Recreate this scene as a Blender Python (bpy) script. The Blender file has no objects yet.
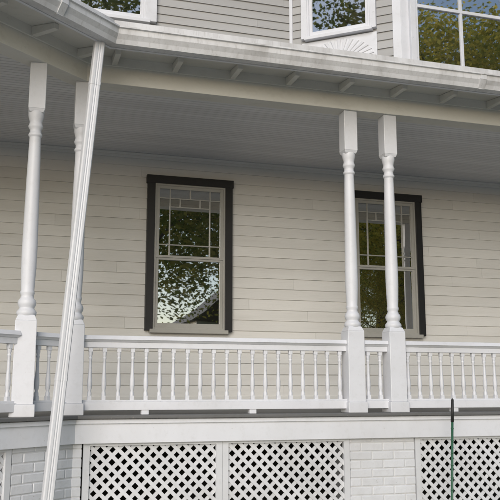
import bpy, bmesh, math, random
from mathutils import Vector, Matrix
random.seed(7)
scene = bpy.context.scene
R = math.radians

# ------------------------------------------------------------ materials
def newmat(name):
    m = bpy.data.materials.new(name); m.use_nodes = True
    nt = m.node_tree
    return m, nt, nt.nodes['Principled BSDF']

def ramp(nt, fac, stops):
    r = nt.nodes.new('ShaderNodeValToRGB')
    els = r.color_ramp.elements
    while len(els) < len(stops): els.new(0.5)
    for e, (p, c) in zip(els, stops):
        e.position = p; e.color = (c[0], c[1], c[2], 1)
    nt.links.new(fac, r.inputs[0]); return r.outputs[0]

def noise(nt, scale, detail=4, stretch=None, rough=0.6):
    tc = nt.nodes.new('ShaderNodeTexCoord')
    mp = nt.nodes.new('ShaderNodeMapping')
    if stretch: mp.inputs['Scale'].default_value = stretch
    nt.links.new(tc.outputs['Object'], mp.inputs[0])
    n = nt.nodes.new('ShaderNodeTexNoise')
    n.inputs['Scale'].default_value = scale
    n.inputs['Detail'].default_value = detail
    n.inputs['Roughness'].default_value = rough
    nt.links.new(mp.outputs[0], n.inputs['Vector'])
    return n.outputs[0]

def mixc(nt, fac, a, b, mode='MIX'):
    m = nt.nodes.new('ShaderNodeMix'); m.data_type = 'RGBA'; m.blend_type = mode
    if isinstance(fac, (int, float)): m.inputs[0].default_value = fac
    else: nt.links.new(fac, m.inputs[0])
    for i, v in ((6, a), (7, b)):
        if isinstance(v, tuple): m.inputs[i].default_value = (v[0], v[1], v[2], 1)
        else: nt.links.new(v, m.inputs[i])
    return m.outputs[2]

def paint(name, col, dirt=(0.35, 0.33, 0.29), amt=0.35, rough=0.55, island=0.06, bump=0.25, stretch=(1, 1, 1), chips=0.0):
    m, nt, b = newmat(name)
    n1 = noise(nt, 1.3, 3, stretch)
    n2 = noise(nt, 14, 3, stretch, 0.75)
    f1 = ramp(nt, n1, [(0.42, (0, 0, 0)), (0.78, (amt,) * 3)])
    c = mixc(nt, f1, col, dirt)
    f2 = ramp(nt, n2, [(0.52, (0, 0, 0)), (0.85, (amt * 0.7,) * 3)])
    c = mixc(nt, f2, c, dirt)
    if chips > 0:
        n3 = noise(nt, 22, 2, stretch, 0.75)
        f3 = ramp(nt, n3, [(0.74 - chips * 0.1, (0, 0, 0)), (0.78 - chips * 0.1, (0.4,) * 3)])
        c = mixc(nt, f3, c, (0.3, 0.28, 0.25))
    if island > 0:
        g = nt.nodes.new('ShaderNodeNewGeometry')
        r = ramp(nt, g.outputs['Random Per Island'], [(0, (1 - island,) * 3), (1, (1, 1, 1))])
        c = mixc(nt, 1.0, c, r, 'MULTIPLY')
    nt.links.new(c, b.inputs['Base Color'])
    b.inputs['Roughness'].default_value = rough
    bp = nt.nodes.new('ShaderNodeBump'); bp.inputs['Strength'].default_value = bump
    bp.inputs['Distance'].default_value = 0.004
    nt.links.new(n2, bp.inputs['Height']); nt.links.new(bp.outputs[0], b.inputs['Normal'])
    return m

M = {}
M['siding'] = paint('cream_clapboard_paint', (0.785, 0.775, 0.75), (0.50, 0.48, 0.435), 0.32, 0.6, 0.08, 0.3, (0.35, 1, 3), 0.0)
M['taupe'] = paint('taupe_clapboard_paint', (0.46, 0.455, 0.445), (0.33, 0.31, 0.28), 0.3, 0.6, 0.12, 0.3, (0.35, 1, 3))
M['white'] = paint('white_trim_paint', (0.77, 0.78, 0.82), (0.45, 0.44, 0.42), 0.34, 0.45, 0.05, 0.3, (1, 1, 1), 0.05)
M['beige'] = paint('beige_beam_paint', (0.74, 0.725, 0.67), (0.36, 0.33, 0.27), 0.35, 0.55, 0.06, 0.3, (0.5, 1, 1), 0.1)
M['gutter'] = paint('white_gutter_enamel', (0.74, 0.74, 0.75), (0.22, 0.20, 0.17), 0.58, 0.4, 0.0, 0.15, (3, 3, 0.5), 0.1)
M['spout'] = paint('white_spout_enamel', (0.77, 0.78, 0.81), (0.42, 0.40, 0.38), 0.32, 0.35, 0.0, 0.05, (2, 2, .5), 0.0)
M['ceil'] = paint('beadboard_ceiling_paint', (0.76, 0.765, 0.775), (0.48, 0.47, 0.46), 0.25, 0.5, 0.10, 0.2, (0.2, 1, 1))
M['black'] = paint('black_casing_paint', (0.010, 0.010, 0.012), (0.04, 0.037, 0.034), 0.3, 0.5, 0.0, 0.2)
M['sash'] = paint('sash_paint', (0.42, 0.415, 0.39), (0.2, 0.19, 0.16), 0.35, 0.45, 0.0, 0.2)
M['floor'] = paint('gray_porch_floor_paint', (0.16, 0.16, 0.16), (0.08, 0.075, 0.06), 0.4, 0.6, 0.15, 0.3, (1, 1, 1), 0.6)
M['brick'] = paint('white_painted_brick', (0.74, 0.75, 0.78), (0.45, 0.43, 0.41), 0.38, 0.7, 0.08, 0.9, (1, 1, 1), 0.2)
M['mortar'] = paint('white_painted_mortar', (0.66, 0.66, 0.67), (0.4, 0.39, 0.37), 0.35, 0.8, 0.0, 0.6)
M['lattice'] = paint('white_lattice_paint', (0.75, 0.76, 0.79), (0.40, 0.39, 0.36), 0.36, 0.55, 0.10, 0.2)
M['dark'] = paint('crawlspace_shade', (0.03, 0.03, 0.028), (0.02, 0.02, 0.02), 0.3, 0.9, 0)  # near-black colour paints in the under-porch shade behind the lattice
M['shingle'] = paint('gray_roof_shingle', (0.16, 0.16, 0.16), (0.08, 0.08, 0.08), 0.5, 0.9, 0.2, 0.8)
M['stake'] = paint('green_stake_enamel', (0.03, 0.13, 0.07), (0.05, 0.05, 0.04), 0.4, 0.4, 0)
M['rubber'] = paint('black_rubber', (0.02, 0.02, 0.02), (0.05, 0.05, 0.05), 0.3, 0.6, 0)
M['asphalt'] = paint('asphalt', (0.05, 0.05, 0.052), (0.09, 0.085, 0.08), 0.5, 0.9, 0, 0.8)
M['concrete'] = paint('concrete', (0.42, 0.41, 0.39), (0.25, 0.24, 0.21), 0.5, 0.9, 0.1, 0.6)
M['bark'] = paint('tree_bark', (0.09, 0.07, 0.05), (0.04, 0.035, 0.03), 0.6, 0.9, 0, 1.0, (4, 4, 1))
M['line'] = paint('road_paint', (0.7, 0.6, 0.2), (0.2, 0.2, 0.15), 0.5, 0.8, 0)

def glassmat(name, refl=0.50):
    m = bpy.data.materials.new(name); m.use_nodes = True
    nt = m.node_tree; nt.nodes.clear()
    out = nt.nodes.new('ShaderNodeOutputMaterial')
    mix = nt.nodes.new('ShaderNodeMixShader')
    d = nt.nodes.new('ShaderNodeBsdfDiffuse'); g = nt.nodes.new('ShaderNodeBsdfGlossy')
    g.inputs['Roughness'].default_value = 0.012
    g.inputs['Color'].default_value = (0.95, 0.95, 0.93, 1)
    n = noise(nt, 1.2, 2)
    c = ramp(nt, n, [(0.35, (0.010, 0.009, 0.008)), (0.7, (0.04, 0.034, 0.028))])
    nt.links.new(c, d.inputs['Color'])
    n2 = noise(nt, 2.0, 0)
    bp = nt.nodes.new('ShaderNodeBump'); bp.inputs['Strength'].default_value = 0.13
    bp.inputs['Distance'].default_value = 0.01
    nt.links.new(n2, bp.inputs['Height']); nt.links.new(bp.outputs[0], g.inputs['Normal'])
    fr = nt.nodes.new('ShaderNodeFresnel'); fr.inputs['IOR'].default_value = 1.5
    ma = nt.nodes.new('ShaderNodeMath'); ma.operation = 'ADD'; ma.inputs[1].default_value = refl
    nt.links.new(fr.outputs[0], ma.inputs[0])
    nt.links.new(ma.outputs[0], mix.inputs[0]); nt.links.new(d.outputs[0], mix.inputs[1]); nt.links.new(g.outputs[0], mix.inputs[2])
    nt.links.new(mix.outputs[0], out.inputs[0])
    return m
M['glass'] = glassmat('old_window_glass')

def leafmat(name, cols):
    m, nt, b = newmat(name)
    g = nt.nodes.new('ShaderNodeNewGeometry')
    k = [(i / (len(cols) - 1), c) for i, c in enumerate(cols)]
    c = ramp(nt, g.outputs['Random Per Island'], k)
    d = nt.nodes.new('ShaderNodeBsdfDiffuse'); nt.links.new(c, d.inputs[0])
    t = nt.nodes.new('ShaderNodeBsdfTranslucent'); nt.links.new(c, t.inputs[0])
    mx = nt.nodes.new('ShaderNodeMixShader'); mx.inputs[0].default_value = 0.5
    out = [n for n in nt.nodes if n.type == 'OUTPUT_MATERIAL'][0]
    nt.links.new(d.outputs[0], mx.inputs[1]); nt.links.new(t.outputs[0], mx.inputs[2]); nt.links.new(mx.outputs[0], out.inputs[0])
    return m
M['leaf_y'] = leafmat('autumn_leaves', [(0.22, 0.26, 0.05), (0.55, 0.47, 0.08), (0.75, 0.60, 0.13), (0.3, 0.34, 0.08)])
M['leaf_g'] = leafmat('green_leaves', [(0.06, 0.10, 0.025), (0.16, 0.21, 0.05), (0.32, 0.30, 0.08), (0.09, 0.13, 0.035)])

m, nt, b = newmat('lawn_grass')
n1 = noise(nt, 0.3, 3); n2 = noise(nt, 9, 4)
c = mixc(nt, n2, ramp(nt, n1, [(0.3, (0.05, 0.085, 0.02)), (0.7, (0.11, 0.12, 0.04))]), (0.07, 0.09, 0.03))
nt.links.new(c, b.inputs['Base Color']); b.inputs['Roughness'].default_value = 0.95
bp = nt.nodes.new('ShaderNodeBump'); bp.inputs['Distance'].default_value = 0.05
nt.links.new(n2, bp.inputs['Height']); nt.links.new(bp.outputs[0], b.inputs['Normal'])
M['grass'] = m

# ------------------------------------------------------------ helpers
def empty(name, parent=None):
    o = bpy.data.objects.new(name, None); scene.collection.objects.link(o)
    if parent: o.parent = parent
    return o

def finish(bm, name, mats, parent=None, bevel=0.0, smooth=False):
    me = bpy.data.meshes.new(name)
    bmesh.ops.recalc_face_normals(bm, faces=bm.faces)
    bm.to_mesh(me); bm.free()
    for mm in (mats if isinstance(mats, list) else [mats]): me.materials.append(M[mm])
    o = bpy.data.objects.new(name, me); scene.collection.objects.link(o)
    if parent: o.parent = parent
    if smooth:
        for p in me.polygons: p.use_smooth = True
    if bevel > 0:
        md = o.modifiers.new('bevel', 'BEVEL'); md.width = bevel; md.segments = 2
        md.limit_method = 'ANGLE'; md.angle_limit = R(40)
    return o

def frame(p0, p1):
    d = Vector((p1[0] - p0[0], p1[1] - p0[1])); L = d.length; d /= L
    n = Vector((d.y, -d.x))
    return (lambda s, o, z: Vector((p0[0] + d.x * s + n.x * o, p0[1] + d.y * s + n.y * o, z))), L

def hexa(bm, pts, mat=0):
    v = [bm.verts.new(p) for p in pts]
    for f in ((0, 1, 2, 3), (4, 5, 6, 7), (0, 1, 5, 4), (1, 2, 6, 5), (2, 3, 7, 6), (3, 0, 4, 7)):
        fa = bm.faces.new([v[i] for i in f]); fa.material_index = mat

def box(bm, F, s0, s1, o0, o1, z0, z1, mat=0):
    hexa(bm, [F(s0, o0, z0), F(s1, o0, z0), F(s1, o1, z0), F(s0, o1, z0),
              F(s0, o0, z1), F(s1, o0, z1), F(s1, o1, z1), F(s0, o1, z1)], mat)

def lathe(bm, prof, centre=(0, 0, 0), seg=20, mat=0):
    rings = []
    for r, z in prof:
        rings.append([bm.verts.new((centre[0] + r * math.cos(2 * math.pi * i / seg), centre[1] + r * math.sin(2 * math.pi * i / seg), centre[2] + z)) for i in range(seg)])
    for a, b2 in zip(rings, rings[1:]):
        for i in range(seg):
            f = bm.faces.new((a[i], a[(i + 1) % seg], b2[(i + 1) % seg], b2[i])); f.smooth = True; f.material_index = mat
    bm.faces.new(rings[0]); bm.faces.new(rings[-1])

def offs(path, d):
    out = []
    ns = []
    for a, b2 in zip(path, path[1:]):
        v = Vector((b2[0] - a[0], b2[1] - a[1])).normalized(); ns.append(Vector((v.y, -v.x)))
    for i, p in enumerate(path):
        if i == 0: mv = ns[0]
        elif i == len(path) - 1: mv = ns[-1]
        else: mv = (ns[i - 1] + ns[i]) / (1 + ns[i - 1].dot(ns[i]))
        out.append((p[0] + mv.x * d, p[1] + mv.y * d))
    return out

def sweep(bm, path, prof, mat=0):
    cols = [[(x, y, z) for (x, y) in offs(path, d)] for d, z in prof]
    V = [[bm.verts.new(c) for c in col] for col in cols]
    n = len(prof)
    for j in range(n):
        k = (j + 1) % n
        for i in range(len(path) - 1):
            f = bm.faces.new((V[j][i], V[j][i + 1], V[k][i + 1], V[k][i])); f.material_index = mat
    for i in (0, len(path) - 1):
        f = bm.faces.new([V[j][i] for j in range(n)]); f.material_index = mat

def rect(d0, d1, z0, z1): return [(d0, z0), (d1, z0), (d1, z1), (d0, z1)]

# ------------------------------------------------------------ layout
GZ = -1.6; FZ = -0.20; BZ = 2.52; CZ = 2.63; WY = 8.6
PATH = [(-5.5, 4.6), (-1.70, 4.6), (0.45, 6.4), (9.6, 6.4)]
house = empty('clapboard_house')

def clapboards(name, p0, p1, z0, z1, sp, mat, proud=0.018, parent=house):
    F, L = frame(p0, p1); bm = bmesh.new()
    z = z0; row = 0
    while z < z1 - 0.01:
        zt = min(z + sp, z1)
        cuts = [0.0]
        x = random.uniform(0.8, 3.5)
        while x < L - 0.5:
            cuts.append(x); x += random.uniform(2.6, 4.6)
        cuts.append(L)
        for a, b2 in zip(cuts, cuts[1:]):
            a2 = a + (0.0008 if a > 0 else 0); b3 = b2 - (0.0008 if b2 < L else 0)
            j = random.uniform(-0.0015, 0.0015); w1 = random.uniform(-.002, .002)
            hexa(bm, [F(a2, -0.01, z), F(b3, -0.01, z), F(b3, proud + j, z + w1), F(a2, proud + j, z),
                      F(a2, -0.01, zt), F(b3, -0.01, zt), F(b3, 0.003, zt + 0.003), F(a2, 0.003, zt + 0.003)])
        z += sp; row += 1
    return finish(bm, name, mat, parent)

# main wall structure
bm = bmesh.new()
Fw, _ = frame((-5.5, WY), (9.6, WY))
box(bm, Fw, 0, 15.1, -9.5, -0.012, FZ, 6.4)
finish(bm, 'wall_core', 'siding', house)
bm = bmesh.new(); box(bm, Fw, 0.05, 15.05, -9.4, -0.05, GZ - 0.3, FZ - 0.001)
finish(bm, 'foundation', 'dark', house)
clapboards('lower_wall_clapboards', (-5.5, WY), (9.6, WY), FZ + 0.12, CZ, 0.122, 'siding')
bm = bmesh.new(); box(bm, Fw, 0, 15.1, 0.0, 0.03, FZ, FZ + 0.12)
box(bm, Fw, 0, 15.1, 0.0, 0.028, CZ - 0.06, CZ - 0.002)
box(bm, Fw, 0, 15.1, 0.028, 0.045, CZ - 0.03, CZ - 0.002)
finish(bm, 'wall_trim_boards', 'siding', house, 0.003)
clapboards('upper_wall_clapboards', (-5.5, WY), (9.6, WY), 3.1, 6.4, 0.105, 'taupe')

# second-storey bay
B0 = (3.10, WY); B1 = (4.16, 7.75); B2 = (7.0, 7.75); B3 = (8.06, WY)
bm = bmesh.new()
ins = 0.012
base = [B0, B1, B2, B3]
lo = [bm.verts.new((x, y + ins, 3.0)) for x, y in base]; hi = [bm.verts.new((x, y + ins, 6.4)) for x, y in base]
bm.faces.new(lo); bm.faces.new(hi)
for i in range(4): bm.faces.new((lo[i], lo[(i + 1) % 4], hi[(i + 1) % 4], hi[i]))
finish(bm, 'bay_core', 'taupe', house)
for i, (a, b2) in enumerate(((B0, B1), (B1, B2), (B2, B3))):
    clapboards('bay_clapboards_%d' % i, a, b2, 3.1, 6.4, 0.105, 'taupe')
bm = bmesh.new()
for (a, b2) in ((B0, B1), (B1, B2), (B2, B3)):
    F, L = frame(a, b2)
    if a is B1:
        box(bm, F, 0.0, 0.10, 0.0, 0.035, 3.05, 6.4); box(bm, F, L - 0.1, L, 0.0, 0.035, 3.05, 6.4)
    elif a is B0:
        box(bm, F, L - 0.08, L + 0.02, 0.0, 0.033, 3.05, 6.4); box(bm, F, 0.0, 0.04, 0.0, 0.033, 3.05, 6.4)
    else:
        box(bm, F, -0.02, 0.08, 0.0, 0.033, 3.05, 6.4)
finish(bm, 'bay_corner_boards', 'white', house, 0.003)

# ------------------------------------------------------------ windows
def sash_window(name, p0, p1, s0, s1, z0, z1, cas, casmat, sashmat, style, sill=True):
    """s0..s1, z0..z1 outer edges of casing"""
    e = empty(name, house)
    F, L = frame(p0, p1)
    bm = bmesh.new()
    box(bm, F, s0, s0 + cas, 0.0, 0.075, z0, z1)
    box(bm, F, s1 - cas, s1, 0.0, 0.075, z0, z1)
    box(bm, F, s0 - 0.012, s1 + 0.012, 0.0, 0.078, z1 - cas * 0.95, z1 + 0.01)
    finish(bm, 'casing', casmat, e, 0.003)
    a, b2 = s0 + cas, s1 - cas; t = z1 - cas * 0.95
    bm = bmesh.new()
    if sill:
        box(bm, F, s0 + cas * 0.6, s1 - cas * 0.6, 0.0, 0.10, z0 - 0.025, z0 + 0.015)
    # outer stop
    w = 0.022
    for q in ((a, a + w, z0 + 0.015, t), (b2 - w, b2, z0 + 0.015, t), (a + w, b2 - w, t - w, t), (a + w, b2 - w, z0 + 0.015, z0 + 0.015 + w)):
        box(bm, F, q[0], q[1], 0.0, 0.062, q[2], q[3])
    a += w; b2 -= w; t -= w; bt = z0 + 0.015 + w
    mid = bt + (t - bt) * 0.485
    r = 0.034
    # lower sash
    for q in ((a, a + r, bt, mid), (b2 - r, b2, bt, mid), (a + r, b2 - r, bt, bt + r * 1.4), (a + r, b2 - r, mid - r * .7, mid)):
        box(bm, F, q[0], q[1], 0.0, 0.043, q[2], q[3], 1)
    # upper sash
    for q in ((a, a + r, mid, t), (b2 - r, b2, mid, t), (a + r, b2 - r, mid + 0.001, mid + r * .8), (a + r, b2 - r, t - r, t)):
        box(bm, F, q[0], q[1], 0.0, 0.053, q[2], q[3], 1)
    ua, ub, uz0, uz1 = a + r, b2 - r, mid + r * .8, t - r
    W, H = ub - ua, uz1 - uz0; mw = 0.012
    def mv(x, za, zb): box(bm, F, ua + x * W - mw / 2, ua + x * W + mw / 2, 0.02, 0.047, uz0 + za * H, uz0 + zb * H, 1)
    def mh(z, xa, xb): box(bm, F, ua + xa * W, ua + xb * W, 0.02, 0.046, uz0 + z * H - mw / 2, uz0 + z * H + mw / 2, 1)
    if style == 'prairie':
        mv(0.17, 0, 1); mv(0.83, 0, 1); mh(0.86, 0, 1); mh(0.16, 0, 1)
        mv(0.5, 0.86, 1.0); mh(0.73, 0.17, 0.83)
        mv(0.335, 0.73, 0.86); mv(0.665, 0.73, 0.86)
    elif style == 'plain': pass
    finish(bm, 'sash_frame', [casmat if casmat == 'white' else sashmat, sashmat], e, 0.002)
    bm = bmesh.new()
    for (o, za, zb) in ((0.026, bt, mid), (0.034, mid, t)):
        box(bm, F, a, b2, 0.02, o, za, zb)
    finish(bm, 'glass', 'glass', e)
    return e

W0 = (-5.5, WY); W1 = (9.6, WY)
sash_window('sash_window', W0, W1, 5.5 + 1.365, 5.5 + 2.350, 0.63, 2.37, 0.085, 'black', 'sash', 'prairie')
sash_window('sash_window.001', W0, W1, 5.5 + 3.80, 5.5 + 4.785, 0.63, 2.37, 0.085, 'black', 'sash', 'prairie')
sash_window('sash_window.002', W0, W1, 5.5 + 6.9, 5.5 + 7.9, 0.63, 2.37, 0.085, 'black', 'sash', 'prairie')
sash_window('sash_window.003', W0, W1, 5.5 - 2.6, 5.5 - 1.6, 0.63, 2.37, 0.085, 'black', 'sash', 'prairie')
sash_window('sash_window.004', W0, W1, 5.5 + 0.36, 5.5 + 1.42, 4.22, 5.9, 0.13, 'white', 'white', 'plain')
sash_window('sash_window.005', B0, B1, 0.165, 1.09, 4.20, 5.9, 0.075, 'white', 'white', 'plain')

# bay front: wide multi-light window
def wide_window(name, p0, p1, s0, s1, z0, z1):
    e = empty(name, house); F, L = frame(p0, p1); bm = bmesh.new()
    c = 0.07
    box(bm, F, s0, s0 + c, 0, 0.08, z0, z1); box(bm, F, s1 - c, s1, 0, 0.08, z0, z1)
    box(bm, F, s0, s1, 0, 0.083, z1, z1 + 0.12); box(bm, F, s0 - 0.03, s1 + 0.03, 0, 0.12, z0 - 0.05, z0)
    n = 2; cell = (s1 - s0 - 2 * c) / n
    for k in range(n):
        a = s0 + c + k * cell; b2 = a + cell
        for q in ((a, a + .04, z0, z1), (b2 - .04, b2, z0, z1), (a + .04, b2 - .04, z0, z0 + .06), (a + .04, b2 - .04, z1 - .05, z1)):
            box(bm, F, q[0], q[1], 0, 0.055, q[2], q[3])
        m_ = (a + b2) / 2
        box(bm, F, m_ - .017, m_ + .017, 0.02, 0.05, z0 + .06, z1 - .05)
        for zz in (z0 + 0.78, z0 + 1.5):
            box(bm, F, a + .04, b2 - .04, 0.02, 0.052, zz - .02, zz + .02)
    finish(bm, 'frame', 'white', e, 0.003)
    bm = bmesh.new(); box(bm, F, s0 + c, s1 - c, 0.02, 0.03, z0, z1); finish(bm, 'glass', 'glass', e)
wide_window('bay_window', B1, B2, 0.10, 2.74, 3.68, 5.9)

# sunburst panel under the chamfer-side window
F, L = frame(B0, B1); bm = bmesh.new()
box(bm, F, 0.165, 1.09, 0.0, 0.035, 3.80, 4.16)
box(bm, F, 0.145, 1.11, 0.0, 0.07, 3.74, 3.80)
cx = 0.6275
for k in range(17):
    t0 = math.pi * (k + 0.12) / 17; t1 = math.pi * (k + 0.88) / 17
    def P(r, t, o): return F(cx + r * 1.15 * math.cos(t), o, 3.83 + r * 0.80 * math.sin(t))
    hexa(bm, [P(.08, t0, .03), P(.08, t1, .03), P(.38, t1, .03), P(.38, t0, .03),
              P(.08, t0 + .02, .040), P(.08, t1 - .02, .040), P(.38, t1 - .03, .046), P(.38, t0 + .03, .046)])
finish(bm, 'sunburst_panel', 'white', house, 0.002)

# main cornice + roof
bm = bmesh.new()
box(bm, Fw, -0.5, 15.6, -0.02, 0.55, 6.4, 6.62)
finish(bm, 'cornice', 'white', house, 0.01)
bm = bmesh.new()
v = [bm.verts.new(p) for p in ((-6.1, 7.9, 6.62), (10.2, 7.9, 6.62), (10.2, 18.6, 6.62), (-6.1, 18.6, 6.62), (-2, 13.2, 9.6), (6.5, 13.2, 9.6))]
for f in ((0, 1, 5, 4), (1, 2, 5), (2, 3, 4, 5), (3, 0, 4), (3, 2, 1, 0)): bm.faces.new([v[i] for i in f])
finish(bm, 'main_roof', 'shingle', house)

# ------------------------------------------------------------ porch structure
bm = bmesh.new()
edge = offs(PATH, 0.15)
poly = edge + [(9.6, WY - 0.002), (-5.5, WY - 0.002)]
lo = [bm.verts.new((x, y, FZ - 0.028)) for x, y in poly]; hi = [bm.verts.new((x, y, FZ)) for x, y in poly]
bm.faces.new(lo); bm.faces.new(hi)
for i in range(len(poly)): bm.faces.new((lo[i], lo[(i + 1) % len(poly)], hi[(i + 1) % len(poly)], hi[i]))
finish(bm, 'porch_floor', 'floor', house, 0.006)

bm = bmesh.new()
sweep(bm, PATH, rect(0.06, 0.11, FZ - 0.215, FZ - 0.030))
sweep(bm, PATH, rect(0.11, 0.125, FZ - 0.065, FZ - 0.031))
finish(bm, 'porch_skirt_board', 'white', house, 0.004)

bm = bmesh.new()  # beam
sweep(bm, PATH, rect(-0.085, 0.085, BZ, BZ + 0.24))
sweep(bm, PATH, rect(0.085, 0.105, BZ + 0.15, BZ + 0.24))
sweep(bm, PATH, rect(-0.105, -0.085, BZ + 0.05, BZ + 0.11))
finish(bm, 'porch_beam', 'beige', house, 0.004)

# beadboard ceiling
bm = bmesh.new()
y = 4.7
inner = offs(PATH, -0.08)
def xend(yy):
    if yy >= inner[2][1]: return 9.6
    t = (yy - inner[1][1]) / (inner[2][1] - inner[1][1])
    return inner[1][0] + t * (inner[2][0] - inner[1][0])
sp = 0.057
while y < WY:
    y1 = min(y + sp - 0.007, WY - 0.001)
    xe0, xe1 = xend(y), xend(y1)
    hexa(bm, [Vector(p) for p in ((-5.5, y, CZ), (xe0, y, CZ), (xe1, y1, CZ), (-5.5, y1, CZ), (-5.5, y, CZ + .02), (xe0, y, CZ + .02), (xe1, y1, CZ + .02), (-5.5, y1, CZ + .02))])
    y += sp
finish(bm, 'beadboard_ceiling', 'ceil', house)
bm = bmesh.new()
ipoly = inner + [(9.6, WY), (-5.5, WY)]
lo = [bm.verts.new((x, yy, CZ + 0.007)) for x, yy in ipoly]; hi = [bm.verts.new((x, yy, CZ + 0.05)) for x, yy in ipoly]
bm.faces.new(lo); bm.faces.new(hi)
for i in range(len(ipoly)): bm.faces.new((lo[i], lo[(i + 1) % len(ipoly)], hi[(i + 1) % len(ipoly)], hi[i]))
finish(bm, 'ceiling_deck', 'ceil', house)

# soffit, rafter tails, fascia, roof
bm = bmesh.new()
sweep(bm, PATH, [(0.0, 2.765), (0.46, 2.70), (0.46, 2.725), (0.0, 2.79)])
finish(bm, 'soffit_boards', 'beige', house)
bm = bmesh.new()
sweep(bm, PATH, rect(0.46, 0.485, 2.66, 2.80))
finish(bm, 'fascia_board', 'white', house, 0.003)
bm = bmesh.new()
for a, b2 in zip(PATH, PATH[1:]):
    F, L = frame(a, b2); n = int(L / 0.52); st = 0.25
    for k in range(n + 1):
        s = st + k * (L - 0.4) / max(n, 1)
        if s > L - 0.1: continue
        hexa(bm, [F(s - .023, .105, 2.675), F(s + .023, .105, 2.675), F(s + .023, .36, 2.668), F(s - .023, .36, 2.668),
                  F(s - .023, .105, 2.748), F(s + .023, .105, 2.748), F(s + .023, .36, 2.712), F(s - .023, .36, 2.712)])
finish(bm, 'rafter_tails', 'beige', house, 0.003)
bm = bmesh.new()
sl = 0.19
sweep(bm, PATH, [(0.52, 2.815), (0.52, 2.845), (-2.2, 2.845 + 2.72 * sl), (-2.2, 2.815 + 2.72 * sl)])
finish(bm, 'porch_roof', 'shingle', house)
bm = bmesh.new()
sweep(bm, PATH, [(0.505, 2.80), (0.53, 2.80), (0.53, 2.875), (0.49, 2.885), (0.49, 2.847), (0.505, 2.847)])
finish(bm, 'roof_edge_flashing', 'gutter', house)

# gutter (top level object)
bm = bmesh.new()
g0 = [(0.487, 2.665), (0.56, 2.665), (0.575, 2.70), (0.60, 2.735), (0.605, 2.775), (0.62, 2.78), (0.62, 2.792), (0.595, 2.792),
      (0.595, 2.74), (0.567, 2.70), (0.555, 2.675), (0.495, 2.675), (0.495, 2.79), (0.487, 2.79)]
sweep(bm, PATH, g0)
for a, b2 in zip(PATH, PATH[1:]):
    F, L = frame(a, b2); s = 0.4
    while s < L - 0.2:
        box(bm, F, s - .012, s + .012, .49, .61, 2.781, 2.787); s += 0.8
    for s in (L * .38, L * .72):
        box(bm, F, s - .03, s + .03, .54, .563, 2.660, 2.672)
        hexa(bm, [F(s - .03, .56, 2.66), F(s + .03, .56, 2.66), F(s + .03, .61, 2.735), F(s - .03, .61, 2.735), F(s - .03, .55, 2.67), F(s + .03, .55, 2.67), F(s + .03, .60, 2.745), F(s - .03, .60, 2.745)])
        box(bm, F, s - .03, s + .03, .60, .612, 2.736, 2.778)
o = finish(bm, 'rain_gutter', 'gutter')
def cyl(bm, p, q, r0, r1, seg=10):
    p, q = Vector(p), Vector(q); t = (q - p).normalized(); a = t.orthogonal().normalized(); b_ = t.cross(a)
    A = [bm.verts.new(p + (a * math.cos(2 * math.pi * i / seg) + b_ * math.sin(2 * math.pi * i / seg)) * r0) for i in range(seg)]
    B = [bm.verts.new(q + (a * math.cos(2 * math.pi * i / seg) + b_ * math.sin(2 * math.pi * i / seg)) * r1) for i in range(seg)]
    for i in range(seg):
        f = bm.faces.new((A[i], A[(i + 1) % seg], B[(i + 1) % seg], B[i])); f.smooth = True
    bm.faces.new(A); bm.faces.new(B)

# ------------------------------------------------------------ posts
post_prof = [(0.064, .735), (0.072, .75), (0.074, .765), (0.065, .78), (0.055, .79), (0.055, .80), (0.065, .815), (0.068, .835), (0.063, .855),
             (0.050, .87), (0.046, .89), (0.053, .905), (0.053, .92), (0.048, .93), (0.051, .98), (0.056, 1.10), (0.057, 1.25), (0.054, 1.5), (0.050, 1.8), (0.045, 2.05), (0.043, 2.12),
             (0.044, 2.125), (0.053, 2.135), (0.053, 2.15), (0.044, 2.16), (0.043, 2.185), (0.053, 2.20), (0.057, 2.215), (0.050, 2.23), (0.047, 2.25), (0.055, 2.275), (0.060, 2.30), (0.060, 2.33)]
def porch_post(name, x, y, ang):
    bm = bmesh.new()
    F = lambda a, o, z: Vector((a, o, z))
    box(bm, F, -.090, .090, -.090, .090, 0.0, .09)
    h = .078
    box(bm, F, -h, h, -h, h, .09, .70)
    hexa(bm, [Vector(p) for p in ((-h, -h, .70), (h, -h, .70), (h, h, .70), (-h, h, .70), (-.06, -.06, .742), (.06, -.06, .742), (.06, .06, .742), (-.06, .06, .742))])
    lathe(bm, post_prof, seg=24)
    h = .064
    hexa(bm, [Vector(p) for p in ((-.052, -.052, 2.318), (.052, -.052, 2.318), (.052, .052, 2.318), (-.052, .052, 2.318), (-h, -h, 2.345), (h, -h, 2.345), (h, h, 2.345), (-h, h, 2.345))])
    box(bm, F, -h, h, -h, h, 2.345, 2.722)
    o = finish(bm, name, 'white', None, 0.005)
    o.location = (x, y, FZ); o.rotation_euler = (random.uniform(-.002, .002), random.uniform(-.002, .002), ang)
    return o
ANG = math.atan2(1.8, 2.15)
posts = [(-1.62, 4.70, ANG), (0.085, 6.10, 0.0), (0.46, 6.40, 0), (2.865, 6.4, 0), (3.262, 6.4, 0), (5.75, 6.4, 0), (6.15, 6.4, 0), (8.6, 6.4, 0)]
for i, (x, y, a) in enumerate(posts): porch_post('porch_post' if i == 0 else 'porch_post.%03d' % i, x, y, a)

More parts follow.
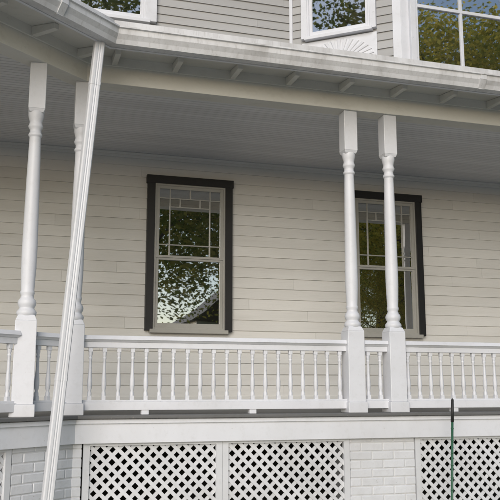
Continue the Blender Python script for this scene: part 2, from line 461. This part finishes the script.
# ------------------------------------------------------------ railing
rail = empty('porch_railing')
bal = [(.010, .0), (.015, .005), (.017, .03), (.017, .06), (.011, .075), (.017, .095), (.0195, .13), (.018, .17), (.013, .23), (.0115, .29), (.011, .33), (.016, .345), (.011, .355), (.016, .375), (.016, .41), (.015, .43)]
def railing(a, b2, inset=0.078):
    F, L = frame(a, b2); bm = bmesh.new()
    s0, s1 = inset, L - inset
    z = FZ
    box(bm, F, s0, s1, -.036, .036, z + .035, z + .10)
    box(bm, F, s0, s1, -.026, .026, z + .10, z + .115)
    box(bm, F, s0, s1, -.026, .026, z + .525, z + .570)
    hexa(bm, [F(s0, -.03, z + .57), F(s1, -.03, z + .57), F(s1, .03, z + .57), F(s0, .03, z + .57), F(s0, -.048, z + .588), F(s1, -.048, z + .588), F(s1, .048, z + .588), F(s0, .048, z + .588)])
    hexa(bm, [F(s0, -.055, z + .588), F(s1, -.055, z + .588), F(s1, .055, z + .588), F(s0, .055, z + .588), F(s0, -.04, z + .622), F(s1, -.04, z + .622), F(s1, .04, z + .622), F(s0, .04, z + .622)])
    n = max(2, round((s1 - s0) / .112))
    for k in range(n):
        s = s0 + (k + .5) * (s1 - s0) / n + random.uniform(-.004, .004)
        p = F(s, 0, z + .113)
        prof = [(r, q * (.412 / .43)) for r, q in bal]
        lathe(bm, prof, p, 12)
        box(bm, F, s - .0165, s + .0165, -.0165, .0165, z + .113, z + .148)
        box(bm, F, s - .0165, s + .0165, -.0165, .0165, z + .49, z + .527)
    q = s0 + .5
    while q < s1 - .3:
        box(bm, F, q - .03, q + .03, -.03, .03, z, z + .036); q += .9
    finish(bm, 'rail_section', 'white', rail, 0.003)
for (a, b2) in zip(posts, posts[1:]):
    railing(a[:2], b2[:2])
railing((-5.5, 4.66), (-1.62, 4.66))

# ------------------------------------------------------------ lattice / piers
def clip(p, d, x0, x1, z0, z1):
    t0, t1 = -1e9, 1e9
    for pp, dd, lo_, hi_ in ((p[0], d[0], x0, x1), (p[1], d[1], z0, z1)):
        a, b2 = (lo_ - pp) / dd, (hi_ - pp) / dd
        t0 = max(t0, min(a, b2)); t1 = min(t1, max(a, b2))
    return (t0, t1) if t1 > t0 + .01 else None
lat_i = 0
LZ0, LZ1 = GZ + .12, FZ - .23
def lattice(a, b2, s0, s1):
    global lat_i
    F, L = frame(a, b2); bm = bmesh.new(); fr = .05
    for q in ((s0, s0 + fr, LZ0 - .05, LZ1 + .03), (s1 - fr, s1, LZ0 - .05, LZ1 + .03), (s0 + fr, s1 - fr, LZ0 - .05, LZ0 + fr), (s0 + fr, s1 - fr, LZ1 - .005, LZ1 + .03)):
        box(bm, F, q[0], q[1], .035, .075, q[2], q[3])
    x0, x1, z0, z1 = s0 + fr - .01, s1 - fr + .01, LZ0 + fr - .01, LZ1
    sp_ = .0925; w = .0145
    for layer, sg in ((0, 1), (1, -1)):
        k = -40
        o0 = .043 + layer * .008
        while k < 60:
            px = x0 + k * sp_ + random.uniform(-.0035, .0035); pz = z0
            c_ = clip((px, pz), (0.7071 * sg, 0.7071), x0, x1, z0, z1)
            if c_:
                t0, t1 = c_
                ex, ez = 0.7071 * sg, 0.7071; nx, nz = -ez, ex
                P_ = lambda t, ss, oo: F(px + ex * t + nx * ss * w, oo, pz + ez * t + nz * ss * w)
                hexa(bm, [P_(t0, -1, o0), P_(t1, -1, o0), P_(t1, 1, o0), P_(t0, 1, o0), P_(t0, -1, o0 + .0075), P_(t1, -1, o0 + .0075), P_(t1, 1, o0 + .0075), P_(t0, 1, o0 + .0075)])
            k += 1
    finish(bm, 'lattice_panel' if lat_i == 0 else 'lattice_panel.%03d' % lat_i, 'lattice'); lat_i += 1
pier_i = 0
def brick_pier(a, b2, s0, s1):
    global pier_i
    F, L = frame(a, b2); e = empty('brick_pier' if pier_i == 0 else 'brick_pier.%03d' % pier_i); pier_i += 1
    bm = bmesh.new(); box(bm, F, s0 + .004, s1 - .004, -.25, .0665, GZ - .1, LZ1 + .015); finish(bm, 'mortar', 'mortar', e)
    bm = bmesh.new(); z = GZ; r = 0
    while z < LZ1 - .0:
        zt = min(z + .063, LZ1 + .014); x = s0 - (0.1 if r % 2 else 0)
        while x < s1 - .01:
            a_, c_ = max(x, s0), min(x + .197, s1)
            if c_ - a_ > .03:
                j = random.uniform(-.002, .003)
                box(bm, F, a_, c_, -.1, .071 + j, z + random.uniform(-.0015, .0015), zt)
            x += .205
        z += .072; r += 1
    finish(bm, 'bricks', 'brick', e, .006)
C, Bc, Rr = PATH[1], PATH[2], PATH[3]
Lc = frame(C, Bc)[1]
brick_pier(C, Bc, Lc - .60, Lc + .02)
lattice(C, Bc, Lc - 1.9, Lc - .61)
brick_pier(C, Bc, 0.0, Lc - 1.91)
brick_pier(Bc, Rr, 0.03, .10)
lattice(Bc, Rr, .11, 1.215)
lattice(Bc, Rr, 1.217, 2.33)
brick_pier(Bc, Rr, 2.335, 2.945)
lattice(Bc, Rr, 2.95, 4.2)
lattice(Bc, Rr, 4.202, 5.15)
brick_pier(Bc, Rr, 5.155, 5.85)
lattice(Bc, Rr, 5.86, 7.4); lattice(Bc, Rr, 7.402, 9.1)
lattice((-5.5, 4.6), (-1.7, 4.6), 0.1, 1.9); lattice((-5.5, 4.6), (-1.7, 4.6), 1.902, 3.7)

# ------------------------------------------------------------ downspout
def tube_rect(bm, pts, w, d, xdir=Vector((1, 0, 0))):
    prof = []
    n = 9; c_ = .008
    us = [-w / 2 + c_ + (w - 2 * c_) * i / (n - 1) for i in range(n)]
    for i, u in enumerate(us): prof.append((u, -d / 2 + (.003 if i in (3, 5) else 0)))
    prof.append((w / 2, -d / 2 + c_)); prof.append((w / 2, d / 2 - c_))
    prof.append((w / 2 - c_, d / 2)); prof.append((-w / 2 + c_, d / 2))
    prof.append((-w / 2, d / 2 - c_)); prof.append((-w / 2, -d / 2 + c_))
    rings = []
    for i, p in enumerate(pts):
        p = Vector(p)
        t = (Vector(pts[min(i + 1, len(pts) - 1)]) - Vector(pts[max(i - 1, 0)])).normalized()
        yd = t.cross(xdir).normalized(); xd = yd.cross(t).normalized()
        if yd.y < 0: yd = -yd
        rings.append([bm.verts.new(p + xd * a + yd * b_) for a, b_ in prof])
    N = len(prof)
    for r0, r1 in zip(rings, rings[1:]):
        for i in range(N): bm.faces.new((r0[i], r0[(i + 1) % N], r1[(i + 1) % N], r1[i]))
    bm.faces.new(rings[0]); bm.faces.new(rings[-1])
ds = empty('downspout')
xd = Vector((math.cos(.25), math.sin(.25), 0))
bm = bmesh.new()
tube_rect(bm, [(.530, 5.86, 2.67), (.522, 5.85, 2.56), (.514, 5.85, 2.45), (.243, 5.88, -1.36), (.235, 5.85, -1.44), (.21, 5.70, -1.52)], .080, .058, xd)
finish(bm, 'spout_pipe', 'spout', ds, 0)
bm = bmesh.new()
for t in (.03, .62, ):
    p = Vector((.514, 5.85, 2.45)).lerp(Vector((.243, 5.88, -1.36)), t); q = p + (Vector((.243, 5.88, -1.36)) - Vector((.514, 5.85, 2.45))).normalized() * .03
    tube_rect(bm, [p, q], .084, .062, xd)
finish(bm, 'straps', 'spout', ds, 0)

# ------------------------------------------------------------ garden stake
gs = empty('garden_stake')
top = Vector((3.59, 6.0, -.09)); bot = Vector((3.50, 6.0, -1.75)); kk = top.lerp(bot, .11)
bm = bmesh.new(); cyl(bm, kk, bot, .010, .010)
for i in range(14):
    p = top.lerp(bot, .14 + i * .06); q = top.lerp(bot, .145 + i * .06); cyl(bm, p, q, .013, .013)
finish(bm, 'stake_rod', 'stake', gs)
bm = bmesh.new(); cyl(bm, top, kk, .011, .014); cyl(bm, top + Vector((0, 0, .012)), top, .005, .011); finish(bm, 'stake_cap', 'rubber', gs)

# ------------------------------------------------------------ ground & street
def sheet(name, x0, x1, y0, y1, z, mat):
    bm = bmesh.new(); v = [bm.verts.new(p) for p in ((x0, y0, z), (x1, y0, z), (x1, y1, z), (x0, y1, z))]; bm.faces.new(v)
    return finish(bm, name, mat)
sheet('ground', -300, 300, -300, 300, GZ, 'grass')
sheet('road', -300, 300, -16, -8, GZ + .004, 'asphalt')
sheet('road_marking', -300, 300, -12.06, -11.94, GZ + .008, 'line')
bm = bmesh.new(); F_ = lambda s, o, z: Vector((s, o, z))
for yy in (-8.0, -16.15): box(bm, F_, -300, 300, yy, yy + .15, GZ - .1, GZ + .13)
finish(bm, 'kerb', 'concrete')
bm = bmesh.new()
for k in range(60): box(bm, F_, -45 + k * 1.5, -45 + k * 1.5 + 1.49, -6.8, -5.2, GZ - .1, GZ + .03)
finish(bm, 'sidewalk', 'concrete')
bm = bmesh.new()
for i in range(9):
    for k in range(4): box(bm, F_, -12 + i * 3, -12 + i * 3 + 2.985, -4.6 + k * 2.3, -4.6 + k * 2.3 + 2.285, GZ - .1, GZ + .02)
finish(bm, 'bounce_slab', 'concrete')  # pale slab added to bounce light up to the porch ceiling

# ------------------------------------------------------------ trees
def tree_mesh(name, H, CR, seed, leaf, nclump=60, per=230, ls=.13, base=.25):
    rnd = random.Random(seed); bm = bmesh.new()
    pts = [Vector((0, 0, 0))]; n = 7
    for i in range(1, n + 1): pts.append(Vector((rnd.uniform(-.25, .25) * i * .35, rnd.uniform(-.25, .25) * i * .35, H * .82 * i / n)))
    r = H * .022
    for i in range(n): cyl(bm, pts[i], pts[i + 1], r * (1 - i / (n + .3)) + .03, r * (1 - (i + 1) / (n + .3)) + .03, 9)
    tips = []
    for k in range(16):
        h = rnd.uniform(base + .03, .8); i = min(int(h * n / .82), n - 1); p = pts[i].lerp(pts[i + 1], rnd.random())
        a = rnd.uniform(0, 6.283); ln = CR * rnd.uniform(.5, .95) * (1.1 - h * .5)
        q = p + Vector((math.cos(a) * ln, math.sin(a) * ln, ln * rnd.uniform(.25, .8)))
        m_ = p.lerp(q, .5) + Vector((0, 0, -.1 * ln)); cyl(bm, p, m_, .09, .06, 6); cyl(bm, m_, q, .06, .02, 6); tips.append(q)
    for k in range(nclump):
        if k < len(tips): c_ = tips[k]
        else:
            while True:
                v_ = Vector((rnd.uniform(-1, 1), rnd.uniform(-1, 1), rnd.uniform(-1, 1)))
                if .35 < v_.length < 1: break
            c_ = Vector((v_.x * CR, v_.y * CR, H * (base + (1 - base) * .5) + v_.z * H * (1 - base) * .5))
        cr = CR * rnd.uniform(.16, .34)
        for j in range(per):
            d_ = Vector((rnd.gauss(0, 1), rnd.gauss(0, 1), rnd.gauss(0, .7))) * cr * .55
            p = c_ + d_; s = ls * rnd.uniform(.6, 1.4)
            a_ = Vector((rnd.gauss(0, 1), rnd.gauss(0, 1), rnd.gauss(0, .6))).normalized(); b_ = a_.orthogonal().normalized()
            f = bm.faces.new([bm.verts.new(p + a_ * s), bm.verts.new(p + b_ * s * .5), bm.verts.new(p - a_ * s * .8), bm.verts.new(p - b_ * s * .5)]); f.material_index = 1
    me = bpy.data.meshes.new(name); bm.to_mesh(me); bm.free(); me.materials.append(M['bark']); me.materials.append(M[leaf])
    return me
ty = tree_mesh('maple_tree', 15, 5.0, 3, 'leaf_y', 75, 460, .088)
tg = tree_mesh('oak_tree', 14, 5.2, 5, 'leaf_g', 75, 460, .088)
sh = tree_mesh('shrub', 2.6, 2.2, 9, 'leaf_g', 26, 160, .06, .02)
def put(name, me, x, y, s, rz):
    o = bpy.data.objects.new(name, me); scene.collection.objects.link(o); o.location = (x, y, GZ); o.scale = (s,) * 3; o.rotation_euler = (0, 0, rz)
put('maple_tree', ty, 19, -18.5, 1.4, 0)
put('maple_tree.001', ty, 27, -22, 1.6, 2)
put('maple_tree.002', ty, 14.0, -16.9, 0.66, 3.4)
put('maple_tree.003', ty, 17.2, -17.2, 0.55, 0.9)
put('oak_tree', tg, 4.2, -19.5, 1.65, 1)
put('oak_tree.001', tg, 13, -30, 1.6, 3)
put('oak_tree.002', tg, 21.5, -27, 1.7, 5)
put('oak_tree.003', tg, 36, -26, 1.5, 2.5)
put('glare_screen_tree', tg, -27, -13, 1.9, 4.5)  # unseen tree added to block bright sky reflected in the bay's chamfer window
for i, (x, y, s) in enumerate(((3.2, -17.8, .9), (11.2, -18.6, 1.3), (15.5, -19, 1.0), (20, -19, 1.3), (1, -20, 1.1), (7.5, -27, 1.3))):
    put('shrub' if i == 0 else 'shrub.%03d' % i, sh, x, y, s, i)
# house across the street
nh = empty('white_house')
bm = bmesh.new(); box(bm, F_, 12, 20, -46, -36, GZ - .1, 4.6); finish(bm, 'walls', 'white', nh)
bm = bmesh.new(); v = [bm.verts.new(p) for p in ((11.5, -46.5, 4.6), (20.5, -46.5, 4.6), (20.5, -35.5, 4.6), (11.5, -35.5, 4.6), (16, -46.5, 8), (16, -35.5, 8))]
for f in ((0, 1, 2, 3), (0, 4, 5, 3), (1, 2, 5, 4), (0, 1, 4), (3, 2, 5)): bm.faces.new([v[i] for i in f])
finish(bm, 'roof', 'shingle', nh)
bm = bmesh.new()
for xx in (13, 15.5, 18):
    for zz in (-.6, 2.2): box(bm, F_, xx, xx + 1, -36.02, -35.97, zz, zz + 1.6)
finish(bm, 'windows', 'glass', nh)

# ------------------------------------------------------------ light (soft, hazy low sun from the front-left)
el, az = R(24), R(204)   # azimuth measured from +Y towards +X
S = Vector((math.sin(az) * math.cos(el), math.cos(az) * math.cos(el), math.sin(el)))
sun = bpy.data.lights.new('sun', 'SUN'); sun.energy = 2.5; sun.angle = R(44); sun.color = (1, .975, .95)
so = bpy.data.objects.new('sun', sun); scene.collection.objects.link(so); so.rotation_euler = (-S).to_track_quat('-Z', 'Y').to_euler()
w = bpy.data.worlds.new('World'); scene.world = w; w.use_nodes = True; nt = w.node_tree
sky = nt.nodes.new('ShaderNodeTexSky'); sky.sky_type = 'NISHITA'; sky.sun_disc = False; sky.sun_elevation = el; sky.sun_rotation = az
nt.links.new(sky.outputs[0], nt.nodes['Background'].inputs[0]); nt.nodes['Background'].inputs[1].default_value = 0.15
scene.view_settings.view_transform = 'Standard'; scene.view_settings.look = 'None'; scene.view_settings.exposure = 0

cam = bpy.data.cameras.new('camera'); co = bpy.data.objects.new('camera', cam); scene.collection.objects.link(co)
co.location = (0, 0, 0); co.rotation_euler = (R(90 + 10.03), 0, R(-16.7)); cam.sensor_width = 36; cam.lens = 56.6; cam.clip_end = 2000; cam.clip_start = .05
scene.camera = co
